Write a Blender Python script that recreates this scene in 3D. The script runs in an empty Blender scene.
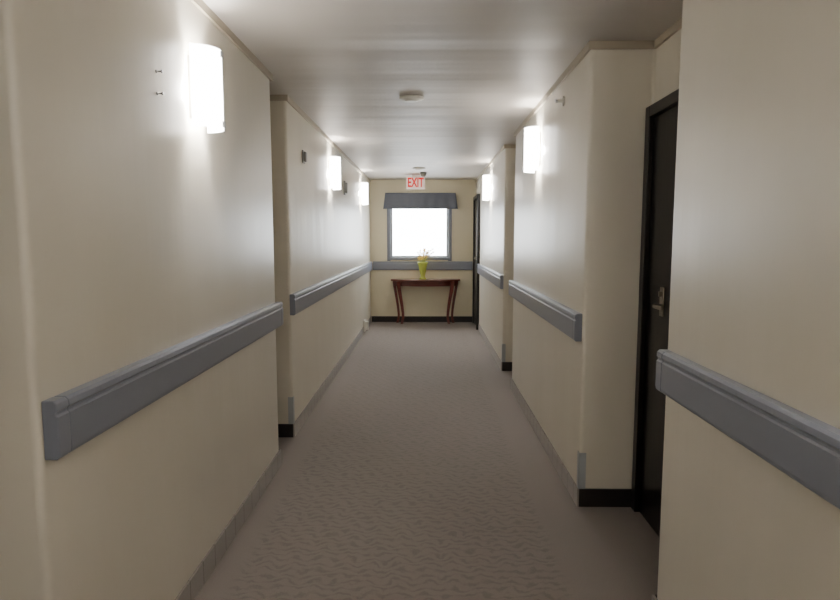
import bpy, bmesh, math, random
from mathutils import Vector, Matrix
random.seed(4)
H=2.44; YE=10.36; YB=-3.0
sc=bpy.context.scene
try:
    sc.view_settings.view_transform='AgX'
    sc.view_settings.look='None'
    sc.view_settings.exposure=1.7
except Exception as e: print(e)

def srgb(r,g,b):
    f=lambda c:(c/255/12.92) if c/255<=0.04045 else ((c/255+0.055)/1.055)**2.4
    return (f(r),f(g),f(b),1)

# ---------------- materials
def mat(name,col,rough=.5,metal=0,bump=None,spec=.5,emit=None,es=0,coat=0):
    m=bpy.data.materials.new(name); m.use_nodes=True
    nt=m.node_tree; b=nt.nodes['Principled BSDF']
    b.inputs['Base Color'].default_value=col
    b.inputs['Roughness'].default_value=rough
    b.inputs['Metallic'].default_value=metal
    b.inputs['Specular IOR Level'].default_value=spec
    b.inputs['Coat Weight'].default_value=coat
    if emit:
        b.inputs['Emission Color'].default_value=emit
        b.inputs['Emission Strength'].default_value=es
    tc=nt.nodes.new('ShaderNodeTexCoord')
    if bump:
        scale,vec,strength,dist=bump
        mp=nt.nodes.new('ShaderNodeMapping'); mp.inputs['Scale'].default_value=vec
        n=nt.nodes.new('ShaderNodeTexNoise'); n.inputs['Scale'].default_value=scale
        n.inputs['Detail'].default_value=3
        bp=nt.nodes.new('ShaderNodeBump'); bp.inputs['Strength'].default_value=strength
        bp.inputs['Distance'].default_value=dist
        nt.links.new(tc.outputs['Object'],mp.inputs['Vector'])
        nt.links.new(mp.outputs[0],n.inputs['Vector'])
        nt.links.new(n.outputs[0],bp.inputs['Height'])
        nt.links.new(bp.outputs[0],b.inputs['Normal'])
    return m

def var_color(m,c1,c2,scale,vec=(1,1,1)):
    nt=m.node_tree; b=nt.nodes['Principled BSDF']
    tc=nt.nodes.new('ShaderNodeTexCoord')
    mp=nt.nodes.new('ShaderNodeMapping'); mp.inputs['Scale'].default_value=vec
    n=nt.nodes.new('ShaderNodeTexNoise'); n.inputs['Scale'].default_value=scale; n.inputs['Detail'].default_value=4
    r=nt.nodes.new('ShaderNodeValToRGB')
    r.color_ramp.elements[0].position=.35; r.color_ramp.elements[0].color=c1
    r.color_ramp.elements[1].position=.65; r.color_ramp.elements[1].color=c2
    nt.links.new(tc.outputs['Object'],mp.inputs['Vector']); nt.links.new(mp.outputs[0],n.inputs['Vector'])
    nt.links.new(n.outputs[0],r.inputs[0]); nt.links.new(r.outputs[0],b.inputs['Base Color'])

M_wall=mat('wall_vinyl',srgb(214,208,194),.36,bump=(1.0,(5,5,.5),.22,.02),spec=.5)
var_color(M_wall,srgb(212,206,192),srgb(216,210,197),1.5,(2,2,.6))
M_endw=mat('wall_end_paint',srgb(220,211,184),.5,bump=(60,(1,1,1),.1,.002))
M_ceil=mat('ceiling_paint',srgb(206,200,194),.5,bump=(1.0,(.12,1.5,1),.8,.05),spec=.4)
M_rail=mat('rail_vinyl',srgb(130,134,146),.32,bump=(400,(1,1,1),.08,.001))
M_black=mat('black_vinyl_base',srgb(30,25,24),.45,bump=(50,(1,1,1),.05,.002))
M_trim=mat('tan_trim',srgb(176,166,148),.5,bump=(50,(1,1,1),.05,.002))
M_door=mat('dark_door',srgb(16,12,12),.28,bump=(6,(8,8,.6),.15,.002))
var_color(M_door,srgb(11,8,8),srgb(16,12,11),6,(8,8,.6))
M_frame=mat('door_frame_black',srgb(22,17,16),.35,bump=(50,(1,1,1),.05,.002))
M_brass=mat('handle_metal',srgb(175,168,155),.3,1,bump=(80,(1,1,1),.03,.001))
M_chrome=mat('brushed_metal',srgb(190,190,190),.3,1,bump=(80,(1,1,1),.03,.001))
M_white=mat('white_plastic',srgb(225,222,212),.4,bump=(80,(1,1,1),.03,.001))
M_grey=mat('grey_plastic',srgb(120,118,112),.4,bump=(80,(1,1,1),.03,.001))
M_guard=mat('corner_guard_plastic',srgb(170,175,180),.3,bump=(80,(1,1,1),.03,.001))
M_wood=mat('cherry_wood',srgb(96,40,28),.28,bump=(6,(1,10,10),.05,.002),coat=.3)
var_color(M_wood,srgb(84,31,22),srgb(108,45,33),5,(1,9,9))
M_val=mat('valance_fabric',srgb(104,108,119),.85,bump=(250,(1,1,1),.3,.002))
M_win=mat('window_frame',srgb(120,124,134),.45,bump=(50,(1,1,1),.05,.002))
M_red=mat('exit_red',srgb(190,25,25),.5,emit=srgb(220,30,30),es=.2)
M_sign=mat('exit_face',srgb(235,225,215),.5,emit=srgb(255,225,215),es=.08)
M_stem=mat('stem_green',srgb(150,160,80),.6,bump=(80,(1,1,1),.03,.001))
M_pet=mat('petal_yellow',srgb(242,205,80),.6,bump=(80,(1,1,1),.03,.001))
M_sconce=mat('opal_glass',srgb(250,248,240),.25,emit=(1,.965,.92,1),es=5.5,bump=(30,(1,1,1),.02,.001))
M_fill_dome=mat('fill_dome_glow',srgb(250,248,240),.25,emit=(1,.965,.92,1),es=4,bump=(30,(1,1,1),.02,.001))  # glowing shell of the added fill lamp behind the camera
M_vase=mat('vase_glass',srgb(215,225,110),.08,bump=(20,(1,1,1),.03,.001))
M_vase.node_tree.nodes['Principled BSDF'].inputs['Transmission Weight'].default_value=.4
# pane
M_pane=bpy.data.materials.new('window_glass'); M_pane.use_nodes=True
nt=M_pane.node_tree; nt.nodes.clear()
o=nt.nodes.new('ShaderNodeOutputMaterial'); mx=nt.nodes.new('ShaderNodeMixShader'); mx.inputs[0].default_value=.06
t=nt.nodes.new('ShaderNodeBsdfTransparent'); g=nt.nodes.new('ShaderNodeBsdfGlossy'); g.inputs['Roughness'].default_value=.05
nt.links.new(t.outputs[0],mx.inputs[1]); nt.links.new(g.outputs[0],mx.inputs[2]); nt.links.new(mx.outputs[0],o.inputs[0])

def carpet(name,pattern=True,base=(128,118,112),dark=(84,76,72)):
    m=bpy.data.materials.new(name); m.use_nodes=True
    nt=m.node_tree; N=nt.nodes; L=nt.links; b=N['Principled BSDF']
    b.inputs['Roughness'].default_value=.85; b.inputs['Specular IOR Level'].default_value=.3
    b.inputs['Sheen Weight'].default_value=.2
    tc=N.new('ShaderNodeTexCoord'); sep=N.new('ShaderNodeSeparateXYZ'); L.new(tc.outputs['Object'],sep.inputs[0])
    def M(op,a,bb=None,c=None):
        n=N.new('ShaderNodeMath'); n.operation=op
        for i,v in enumerate((a,bb,c)):
            if v is None: continue
            if isinstance(v,(int,float)): n.inputs[i].default_value=v
            else: L.new(v,n.inputs[i])
        return n.outputs[0]
    fn=N.new('ShaderNodeTexNoise'); fn.inputs['Scale'].default_value=180; fn.inputs['Detail'].default_value=2
    L.new(tc.outputs['Object'],fn.inputs['Vector'])
    big=N.new('ShaderNodeTexNoise'); big.inputs['Scale'].default_value=12; big.inputs['Detail'].default_value=3
    L.new(tc.outputs['Object'],big.inputs['Vector'])
    if pattern:
        X,Y=sep.outputs[0],sep.outputs[1]
        zig=M('PINGPONG',X,.06)
        ph=M('ADD',M('ADD',Y,M('MULTIPLY',zig,.4)),M('MULTIPLY',big.outputs[0],.13))
        w=M('SINE',M('MULTIPLY',ph,2*math.pi/.045))
        w2=M('SINE',M('MULTIPLY',M('ADD',M('ADD',X,M('MULTIPLY',Y,.6)),M('MULTIPLY',big.outputs[0],.16)),2*math.pi/.085))
        ww=M('ADD',M('MULTIPLY',w,.7),M('MULTIPLY',w2,.4))
        st=N.new('ShaderNodeMapRange'); st.interpolation_type='SMOOTHSTEP'
        st.inputs['From Min'].default_value=-.3; st.inputs['From Max'].default_value=1.0
        L.new(ww,st.inputs['Value'])
        e1=N.new('ShaderNodeMapRange'); e1.interpolation_type='SMOOTHSTEP'
        e1.inputs['From Min'].default_value=.55; e1.inputs['From Max'].default_value=.62
        e1.inputs['To Min'].default_value=1; e1.inputs['To Max'].default_value=0
        L.new(X,e1.inputs['Value'])
        e2=N.new('ShaderNodeMapRange'); e2.inputs['From Min'].default_value=-.85; e2.inputs['From Max'].default_value=-.78
        L.new(X,e2.inputs['Value'])
        fac=M('MULTIPLY',M('MULTIPLY',st.outputs[0],e1.outputs[0]),e2.outputs[0])
        fac=M('MULTIPLY',fac,.42)
    else:
        X,Y=sep.outputs[0],sep.outputs[1]
        fr=M('FRACT',M('DIVIDE',Y,.14))
        fac=M('MULTIPLY',M('LESS_THAN',fr,.07),.7)
    f2=M('ADD',fac,M('MULTIPLY',M('SUBTRACT',fn.outputs[0],.5),1.2))
    mix=N.new('ShaderNodeMix'); mix.data_type='RGBA'
    L.new(f2,mix.inputs['Factor']); mix.inputs['A'].default_value=srgb(*base); mix.inputs['B'].default_value=srgb(*dark)
    L.new(mix.outputs['Result'],b.inputs['Base Color'])
    bp=N.new('ShaderNodeBump'); bp.inputs['Strength'].default_value=.4; bp.inputs['Distance'].default_value=.003
    L.new(M('ADD',M('MULTIPLY',fac,-1.0),M('MULTIPLY',fn.outputs[0],.6)),bp.inputs['Height']); L.new(bp.outputs[0],b.inputs['Normal'])
    return m
M_carpet=carpet('carpet')
M_cbase=carpet('carpet_base',False,(152,145,139),(110,104,99))

# ---------------- mesh helpers
def obj(name,verts,faces,mats,fm=None,smooth=False,parent=None):
    me=bpy.data.meshes.new(name); me.from_pydata(verts,[],faces)
    for m in (mats if isinstance(mats,list) else [mats]): me.materials.append(m)
    bm=bmesh.new(); bm.from_mesh(me); bmesh.ops.recalc_face_normals(bm,faces=bm.faces[:]); bm.to_mesh(me); bm.free()
    if fm:
        for p,i in zip(me.polygons,fm): p.material_index=i
    if smooth:
        for p in me.polygons: p.use_smooth=True
    ob=bpy.data.objects.new(name,me); sc.collection.objects.link(ob)
    if parent: ob.parent=parent
    return ob
def boxes(name,bl,mats,parent=None,bevel=0):
    V=[];F=[];fm=[]
    for b in bl:
        x0,x1,y0,y1,z0,z1=b[:6]; mi=b[6] if len(b)>6 else 0
        o=len(V)
        V+=[(x0,y0,z0),(x1,y0,z0),(x1,y1,z0),(x0,y1,z0),(x0,y0,z1),(x1,y0,z1),(x1,y1,z1),(x0,y1,z1)]
        for f in [(0,3,2,1),(4,5,6,7),(0,1,5,4),(1,2,6,5),(2,3,7,6),(3,0,4,7)]:
            F.append(tuple(o+i for i in f)); fm.append(mi)
    ob=obj(name,V,F,mats,fm,parent=parent)
    if bevel:
        md=ob.modifiers.new('b','BEVEL'); md.width=bevel; md.segments=2
    return ob
def empty(name,loc=(0,0,0)):
    e=bpy.data.objects.new(name,None); e.location=loc; e.empty_display_size=.1; sc.collection.objects.link(e); return e
def rounded(path,r):
    res=[]
    for i,p in enumerate(path):
        if i in(0,len(path)-1): res.append(tuple(p)); continue
        a=Vector(path[i-1]);b=Vector(p);c=Vector(path[i+1])
        d1=(a-b).normalized(); d2=(c-b).normalized()
        p1=b+d1*r;p2=b+d2*r
        for k in range(5):
            t=k/4
            v=(1-t)**2*p1+2*t*(1-t)*b+t*t*p2
            res.append((v.x,v.y))
    return res
def prism(name,pts,z0,z1,mats):
    n=len(pts)
    V=[(x,y,z0) for x,y in pts]+[(x,y,z1) for x,y in pts]
    F=[tuple(range(n))[::-1],tuple(range(n,2*n))]+[(i,(i+1)%n,n+(i+1)%n,n+i) for i in range(n)]
    ob=obj(name,V,F,mats)
    for p in ob.data.polygons:
        p.use_smooth=abs(p.normal.z)<.5
    try:
        ob.data.set_sharp_from_angle(angle=math.radians(35))
    except Exception as e: print(e)
    return ob

LX=-.95; LX2=-.98; RX1=.87; RX=.825
left=[(LX,YB),(LX,.35),(-1.35,.35),(-1.35,1.415),(LX,1.415),(LX,3.73),(-1.34,3.73),(-1.34,4.27),(LX2,4.27),(LX2,YE)]
right=[(RX1,YB),(RX1,2.165),(1.15,2.165),(1.15,3.15),(RX,3.15),(RX,5.75),(1.15,5.75),(1.15,6.5),(RX,6.5),(RX,YE)]
WL=prism('wall_left',rounded(left,.022)+[(-1.6,YE),(-1.6,YB)],0,H,M_wall)
WR=prism('wall_right',rounded(right,.022)+[(1.35,YE),(1.35,YB)],0,H,M_wall)
boxes('floor',[(-1.6,1.35,YB-.15,YE+.15,-.1,0)],M_carpet)
boxes('ceiling',[(-1.6,1.35,YB-.15,YE+.15,H,H+.1)],M_ceil)
boxes('wall_back',[(-1.6,1.35,YB-.15,YB,0,H)],M_endw)
# end wall with opening
wx0,wx1,wz0,wz1=-.64,.37,1.11,2.10
boxes('wall_end',[(-1.6,wx0,YE,YE+.15,0,H),(wx1,1.35,YE,YE+.15,0,H),(wx0,wx1,YE,YE+.15,0,wz0),(wx0,wx1,YE,YE+.15,wz1,H)],M_endw)

# strips following the wall outlines
def strip(name,path,side,z0,z1,th,mats,skip=()):
    bl=[]
    for i in range(len(path)-1):
        if i in skip: continue
        (xa,ya),(xb,yb)=path[i],path[i+1]
        if abs(xa-xb)<1e-6:
            x0,x1=(xa,xa+th) if side=='L' else (xa-th,xa)
            e0=e1=0
            if i>0:
                if (path[i-1][0]<xa) if side=='L' else (path[i-1][0]>xa): e0=th
            if i<len(path)-2:
                if (path[i+2][0]<xa) if side=='L' else (path[i+2][0]>xa): e1=th
            bl.append((x0,x1,ya-e0,yb+e1,z0,z1,0))
        else:
            lo,hi=min(xa,xb),max(xa,xb)
            deeper_after=(xb<xa) if side=='L' else (xb>xa)
            if deeper_after: y0,y1=ya,ya+th
            else: y0,y1=ya-th,ya
            bl.append((lo,hi,y0,y1,z0,z1,1))
    return boxes(name,bl,mats)
strip('trim_1',left,'L',H-.04,H-.001,.014,[M_trim,M_trim])
strip('trim_2',right,'R',H-.04,H-.001,.014,[M_trim,M_trim])
strip('baseboard_left',left,'L',0.001,.1,.01,[M_cbase,M_black])
strip('baseboard_right',right,'R',0.001,.1,.01,[M_cbase,M_black],skip=(2,))
boxes('baseboard_end',[(-.965,.81,YE-.012,YE-.0005,.001,.1)],M_black)
# corner guards
def guard(x,y,s,par,z0=.1,z1=.30):
    t=.003;w=.035
    xa,xb=(x-w,x+t) if s>0 else (x-t,x+w)
    xf=(x,x+t) if s>0 else (x-t,x)
    boxes('corner_guard',[(xa,xb,y-t,y,z0,z1),(xf[0],xf[1],y-t,y+w,z0,z1)],M_guard,parent=par)
guard(LX2,4.27,1,WL); guard(RX,3.15,-1,WR); guard(RX,6.5,-1,WR)

# handrails
prof=[(0,.905),(.030,.905),(.038,.912),(.040,.922),(.040,1.014),(.035,1.019),(.035,1.026),(.040,1.032),(.038,1.047),(.030,1.055),(0,1.055)]
def rail(axis,c,s,a,b,capa=True,capb=True):
    V=[];F=[];fm=[]
    def seg(a,b,g,mi):
        o=len(V); n=len(prof)
        for t in (a,b):
            for p,z in prof:
                pp=max(0,p+(g if p>0 else 0)); zz=.98+(z-.98)*(1+g*10)
                V.append((c+s*pp,t,zz) if axis=='y' else (t,c+s*pp,zz))
        F.append(tuple(range(o,o+n))); F.append(tuple(range(o+n,o+2*n))); fm.extend([mi,mi])
        for i in range(n):
            F.append((o+i,o+(i+1)%n,o+n+(i+1)%n,o+n+i)); fm.append(mi)
    seg(a+(.05 if capa else 0),b-(.05 if capb else 0),0,0)
    if capa: seg(a,a+.0497,.0003,0)
    if capb: seg(b-.0497,b,.0003,0)
    ob=obj('handrail',V,F,[M_rail],fm)
    md=ob.modifiers.new('b','BEVEL'); md.width=.0035; md.segments=3; md.limit_method='ANGLE'; md.angle_limit=math.radians(50)
rail('y',LX,1,1.43,3.76); rail('y',LX2,1,4.24,10.31,True,False)
rail('y',RX1,-1,YB+.02,2.15,False,True); rail('y',RX,-1,3.17,5.78); rail('y',RX,-1,6.48,9.42)
rail('x',YE,-1,-.935,.78,False,False)
rail('y',LX,1,YB+.02,.34)

# sconces
def sconce(side,y,z=2.10,power=9):
    if side>0: x=LX2 if y>4.2 else LX
    else: x=RX if y>3 else RX1
    e=empty('wall_sconce',(x,y,z))
    hh=.157; rw=.088; dp=.10; th=.006
    V=[];F=[];n=24
    for k in range(n+1):
        a=math.radians(-86+172*k/n)
        for (w,d) in((rw,dp),(rw-th,dp-th)):
            for zz in(-hh,hh): V.append((side*(.012+d*math.cos(a)),w*math.sin(a),zz))
    for k in range(n):
        o=4*k;p=o+4
        F+=[(o,p,p+1,o+1),(o+2,o+3,p+3,p+2),(o,o+2,p+2,p),(o+1,p+1,p+3,o+3)]
    F+=[(0,1,3,2),(4*n,4*n+2,4*n+3,4*n+1)]
    obj('glass_shade',V,F,M_sconce,smooth=False,parent=e)
    X=lambda a,b:(min(side*a,side*b),max(side*a,side*b))
    boxes('back_plate',[(*X(.0005,.012),-.06,.06,-.12,.12)],M_chrome,parent=e,bevel=.002)
    boxes('bracket',[(*X(.012,.118),-.006,.006,-.142,-.134),(*X(.012,.118),-.006,.006,.134,.142),
                     (*X(.113,.121),-.012,.012,-.150,-.126),(*X(.113,.121),-.012,.012,.126,.150)],M_chrome,parent=e,bevel=.001)
    l=bpy.data.lights.new('bulb','POINT'); l.energy=power; l.color=(1,.96,.90); l.shadow_soft_size=.045
    lo=bpy.data.objects.new('bulb',l); sc.collection.objects.link(lo); lo.parent=e; lo.location=(side*.055,0,0)
sconce(1,2.51,2.055)
for s,y in((1,6.1),(1,8.9),(-1,4.52),(-1,7.86),(-1,.7),(1,-.9),(-1,-2.2)):
    sconce(s,y)

# doors
def door(name,side,xf,y0,y1,ztop=2.1,handle_y=None):
    e=empty(name,(xf,0,0)); s=side
    X=lambda a,b:(min(s*a,s*b),max(s*a,s*b))
    fw=.055
    boxes('frame',[(*X(.0005,.045),y0,y0+fw,.001,ztop),(*X(.0005,.045),y1-fw,y1,.001,ztop),(*X(.0005,.045),y0+fw,y1-fw,ztop-fw,ztop)],M_frame,parent=e,bevel=.003)
    boxes('slab',[(*X(.0005,.02),y0+fw+.002,y1-fw-.002,.008,ztop-fw-.003)],M_door,parent=e)
    if handle_y:
        hz=1.13
        boxes('handle_plate',[(*X(.0201,.026),handle_y-.022,handle_y+.022,hz-.05,hz+.09)],M_brass,parent=e,bevel=.002)
        d=-1 if handle_y>(y0+y1)/2 else 1
        ly=sorted((handle_y-.01*(-d),handle_y+.11*d))
        boxes('lever',[(*X(.026,.065),handle_y-.009,handle_y+.009,hz-.009,hz+.009),(*X(.055,.068),ly[0],ly[1],hz-.01,hz+.01)],M_brass,parent=e,bevel=.004)
        boxes('deadbolt_turn',[(*X(.026,.04),handle_y-.006,handle_y+.006,hz+.045,hz+.07)],M_brass,parent=e,bevel=.002)
door('door_1',-1,1.15,2.2,3.135,2.11,handle_y=2.88)
door('door_2',-1,RX,9.46,10.3,2.14,handle_y=9.6)
door('door_3',1,-1.35,.4,1.38,2.11,handle_y=.55)

# window
e=empty('window_1',(0,YE,0))
t=.05
boxes('casing',[(wx0-t,wx0+.01,-.018,-.0005,wz0-t,wz1+t),(wx1-.01,wx1+t,-.018,-.0005,wz0-t,wz1+t),(wx0+.01,wx1-.01,-.018,-.0005,wz1,wz1+t),(wx0+.01,wx1-.01,-.03,-.0005,wz0-.03,wz0+.01)],M_win,parent=e,bevel=.003)
s=.04
boxes('sash',[(wx0+.002,wx0+s,.06,.09,wz0+.002,wz1-.002),(wx1-s,wx1-.002,.06,.09,wz0+.002,wz1-.002),(wx0+s,wx1-s,.06,.09,wz0+.002,wz0+s),(wx0+s,wx1-s,.06,.09,wz1-s,wz1-.002)],M_win,parent=e,bevel=.003)
boxes('pane',[(wx0+s,wx1-s,.073,.077,wz0+s,wz1-s)],M_pane,parent=e)
# valance
V=[];F=[]
n=90; x0,x1=-.71,.48; zt,zb=2.215,1.945
path=[]
for k in range(13): path.append((x0,YE-.002-.10*k/12))
for k in range(n+1): path.append((x0+(x1-x0)*k/n,YE-.102))
for k in range(1,13): path.append((x1,YE-.102+.10*k/12))
m=len(path); rows=6
for r in range(rows+1):
    f=r/rows
    for i,(x,y) in enumerate(path):
        u=i/m
        wav=.010*f*math.sin(u*2*math.pi*9)
        flare=.035*f*(1 if x>(x0+x1)/2 else -1)*abs((x-(x0+x1)/2)/((x1-x0)/2))
        z=zt+(zb-zt)*f
        V.append((x+flare,min(y+(wav if y<YE-.09 else 0),YE-.002),z))
for r in range(rows):
    for i in range(m-1):
        a=r*m+i; F.append((a,a+1,a+m+1,a+m))
o=len(V); V+=[(x0,YE-.002,zt),(x1,YE-.002,zt),(x1,YE-.102,zt),(x0,YE-.102,zt)]; F.append((o,o+1,o+2,o+3))
v=obj('window_valance',V,F,M_val,smooth=True)
md=v.modifiers.new('s','SOLIDIFY'); md.thickness=.004; md.offset=-1

# console table (bow-front with sabre legs)
tw=.59; ty=YE-.02
e=empty('console_table',(-.03,0,0))
def bow(w,d,n=28,y0=ty):
    pts=[(-w,y0),(-w,y0-d*.45)]
    for k in range(n+1):
        u=-1+2*k/n
        pts.append((w*u,y0-d*.45-d*.55*(1-abs(u)**2.4)))
    pts.append((w,y0-d*.45)); pts.append((w,y0))
    out=[]
    for p in pts:
        if not out or (Vector(out[-1])-Vector(p)).length>1e-4: out.append(p)
    return out
top=prism('top',bow(tw,.36),.728,.758,M_wood); top.parent=e
md=top.modifiers.new('b','BEVEL'); md.width=.007; md.segments=3; md.limit_method='ANGLE'
ap=prism('apron',bow(tw-.05,.31),.645,.728,M_wood); ap.parent=e
def leg(name,x,y,dx,dy,th=.024):
    V=[];F=[];N=16
    for k in range(N+1):
        f=k/N; z=.728*(1-f)
        c=math.sin(f*math.pi*.5)**1.3
        kick=.028*max(0,(f-.78)/.22)**2
        px=x+dx*(c*.085-kick*1.0); py=y+dy*(c*.03-kick*.5)
        r=th*(1-f)+.018*f+.006*max(0,(f-.9)/.1)
        V+=[(px-r,py-r,z),(px+r,py-r,z),(px+r,py+r,z),(px-r,py+r,z)]
    for k in range(N):
        for i in range(4): F.append((4*k+i,4*k+(i+1)%4,4*k+4+(i+1)%4,4*k+4+i))
    F+=[(0,1,2,3),(4*N,4*N+1,4*N+2,4*N+3)]
    ob=obj(name,V,F,M_wood,parent=e)
    md=ob.modifiers.new('b','BEVEL'); md.width=.003; md.segments=2; md.limit_method='ANGLE'
leg('leg_1',-.54,ty-.05,1,0); leg('leg_2',.54,ty-.05,-1,0)
leg('leg_3',-.46,ty-.225,1,1,.034); leg('leg_4',.46,ty-.225,-1,1,.034)

# vase with flowers
vx,vy,vz=-.075,YE-.20,.759
e=empty('flower_vase',(vx,vy,vz))
pr=[(.0,0),(.05,0),(.055,.012),(.04,.03),(.034,.05),(.042,.09),(.054,.14),(.062,.19),(.068,.23),(.084,.268),(.080,.268),(.064,.232),(.058,.19),(.050,.14),(.038,.09),(.03,.055),(0,.05)]
V=[];F=[];n=28
for r,z in pr:
    for k in range(n):
        a=2*math.pi*k/n
        rr=r*1.1*(1+(.05*math.cos(6*a) if z>.2 else 0))
        V.append((rr*math.cos(a),rr*math.sin(a),z*1.1))
for j in range(len(pr)-1):
    for k in range(n):
        F.append((j*n+k,j*n+(k+1)%n,(j+1)*n+(k+1)%n,(j+1)*n+k))
obj('vase_body',V,F,M_vase,smooth=True,parent=e)
V=[];F=[];fm=[]
def tube(p0,p1,p2,r,mi):
    o=len(V);N=8
    for k in range(N+1):
        t=k/N; p=(1-t)**2*p0+2*t*(1-t)*p1+t*t*p2
        for i in range(5):
            a=2*math.pi*i/5; V.append((p.x+r*math.cos(a),p.y+r*math.sin(a),p.z))
    for k in range(N):
        for i in range(5):
            F.append((o+5*k+i,o+5*k+(i+1)%5,o+5*k+5+(i+1)%5,o+5*k+5+i)); fm.append(mi)
for sidx in range(18):
    a=random.uniform(0,6.28); R=random.uniform(.04,.19); hgt=random.uniform(.35,.52)
    p2=Vector((R*math.cos(a),R*math.sin(a)*.7,hgt)); p1=Vector((.01*math.cos(a),.01*math.sin(a),hgt*.75))
    tube(Vector((.008*math.cos(a),.008*math.sin(a),.07)),p1,p2,.003,0)
    for q in range(3):
        c=p1.lerp(p2,.55+.22*q)+Vector((random.uniform(-.01,.01),random.uniform(-.01,.01),0))
        for k in range(6):
            b=2*math.pi*k/6+q; L=random.uniform(.026,.040)
            d=Vector((math.cos(b),math.sin(b)*.8,random.uniform(.1,.9))).normalized(); w=d.cross(Vector((0,0,1))).normalized()*L*.4
            o=len(V); up=Vector((0,0,.004))
            V+=[tuple(c),tuple(c+d*L*.55+w+up),tuple(c+d*L),tuple(c+d*L*.55-w+up)]
            F.append((o,o+1,o+2,o+3)); fm.append(1)
obj('flowers',V,F,[M_stem,M_pet],fm,parent=e)

# exit sign
e=empty('exit_sign',(-.185,9.6,.03))
boxes('housing',[(-.145,.145,-.02,.03,2.195,2.38)],M_sign,parent=e,bevel=.006)
boxes('canopy',[(-.05,.05,-.02,.03,2.38,H-.031)],M_white,parent=e,bevel=.003)
cu=bpy.data.curves.new('letters','FONT'); cu.body='EXIT'; cu.size=.2; cu.align_x='CENTER'; cu.align_y='CENTER'; cu.extrude=.002; cu.offset=.005
lt=bpy.data.objects.new('letters',cu); sc.collection.objects.link(lt); lt.parent=e; lt.location=(0,-.0225,2.288); lt.rotation_euler=(math.pi/2,0,0); lt.scale=(.62,1,1)
cu.materials.append(M_red)

def lathe(name,pr,loc,mt,parent=None,n=28):
    V=[];F=[]
    for r,z in pr:
        for k in range(n):
            a=2*math.pi*k/n; V.append((r*math.cos(a),r*math.sin(a),z))
    for j in range(len(pr)-1):
        for k in range(n): F.append((j*n+k,j*n+(k+1)%n,(j+1)*n+(k+1)%n,(j+1)*n+k))
    ob=obj(name,V,F,mt,smooth=True,parent=parent); ob.location=loc
    return ob
sd=[(0,-.001),(.062,-.001),(.065,-.006),(.088,-.007),(.088,-.012),(.078,-.018),(.05,-.021),(.046,-.028),(.03,-.032),(0,-.032)]
lathe('smoke_detector',sd,(-.11,4.33,H),M_white)
lathe('smoke_detector',sd,(-.115,8.6,H),M_white)
lathe('dome_camera',[(0,-.001),(.05,-.001),(.052,-.02),(.045,-.03),(.04,-.05),(.022,-.066),(0,-.07)],(-.06,9.2,H),M_grey)
# added fill lamp, unseen behind the viewpoint, to brighten the facing wall returns
for yy in(-1.5,):
    e=empty('unseen_fill_lamp',(-.05,yy,H))
    lathe('base',[(0,-.001),(.17,-.001),(.17,-.02),(.15,-.02),(0,-.02)],(0,0,0),M_white,parent=e)
    lathe('fill_dome',[(.15,-.0205),(.148,-.04),(.13,-.065),(.09,-.085),(.04,-.094),(0,-.096)],(0,0,0),M_fill_dome,parent=e)
    l=bpy.data.lights.new('bulb','POINT'); l.energy=8; l.color=(1,.97,.93); l.shadow_soft_size=.12  # extra fill light, hung free below the added shell
    lo=bpy.data.objects.new('bulb',l); sc.collection.objects.link(lo); lo.parent=e; lo.location=(0,0,-.24)
def wallbox(name,side,y,z,w,h,d,mt,x=None):
    x=x if x is not None else (LX2 if side>0 else RX)
    e=empty(name,(x,y,z)); X=lambda a,b:(min(side*a,side*b),max(side*a,side*b))
    boxes('plate',[(*X(.0005,d*.4),-w/2,w/2,-h/2,h/2)],mt,parent=e,bevel=min(.003,w*.1))
    boxes('cover',[(*X(d*.4,d),-w*.36,w*.36,-h*.38,h*.38)],mt,parent=e,bevel=min(.004,w*.1))
wallbox('door_chime',1,4.80,2.09,.07,.10,.03,M_grey)
wallbox('fire_alarm_strobe',1,7.15,2.04,.10,.16,.04,M_grey)
wallbox('wall_outlet_nightlight',1,9.1,.12,.10,.17,.07,M_white,x=LX2+.011)
# two small picture screws left of the nearest sconce
e=empty('wall_hook',(LX,2.16,1.99))
for k,zz in enumerate((.045,-.03)):
    h=lathe('screw_%d'%(k+1),[(0,0),(.006,0),(.006,.004),(.003,.005),(.003,.018),(.006,.019),(.006,.023),(0,.023)],(0,0,zz),M_chrome,parent=e,n=12)
    h.rotation_euler=(0,math.pi/2,0)
e=empty('sidewall_sprinkler',(RX,3.75,2.28))
sp=lathe('escutcheon',[(0,0),(.03,0),(.028,.008),(.012,.012),(.01,.035),(0,.035)],(-.0005,0,0),M_white,parent=e); sp.rotation_euler=(0,-math.pi/2,0)
boxes('deflector',[(-.05,-.047,-.016,.016,-.004,.012),(-.048,-.035,-.002,.002,-.008,.008)],M_chrome,parent=e)

# world: overcast sky
w=bpy.data.worlds.new('World'); sc.world=w; w.use_nodes=True
bg=w.node_tree.nodes['Background']; bg.inputs[0].default_value=(.92,.97,1,1); bg.inputs[1].default_value=6
l=bpy.data.lights.new('window_portal','AREA'); l.shape='RECTANGLE'; l.size=wx1-wx0; l.size_y=wz1-wz0; l.cycles.is_portal=True
lo=bpy.data.objects.new('window_portal',l); sc.collection.objects.link(lo); lo.location=((wx0+wx1)/2,YE+.12,(wz0+wz1)/2); lo.rotation_euler=(-math.pi/2,0,0)

# camera
cam=bpy.data.cameras.new('camera'); co=bpy.data.objects.new('camera',cam); sc.collection.objects.link(co)
cam.sensor_width=36; cam.lens=36*600/840; cam.clip_start=.02
co.location=(0,0,1.455); co.rotation_euler=(math.radians(90-5.9),0,math.atan(.012) )
sc.camera=co
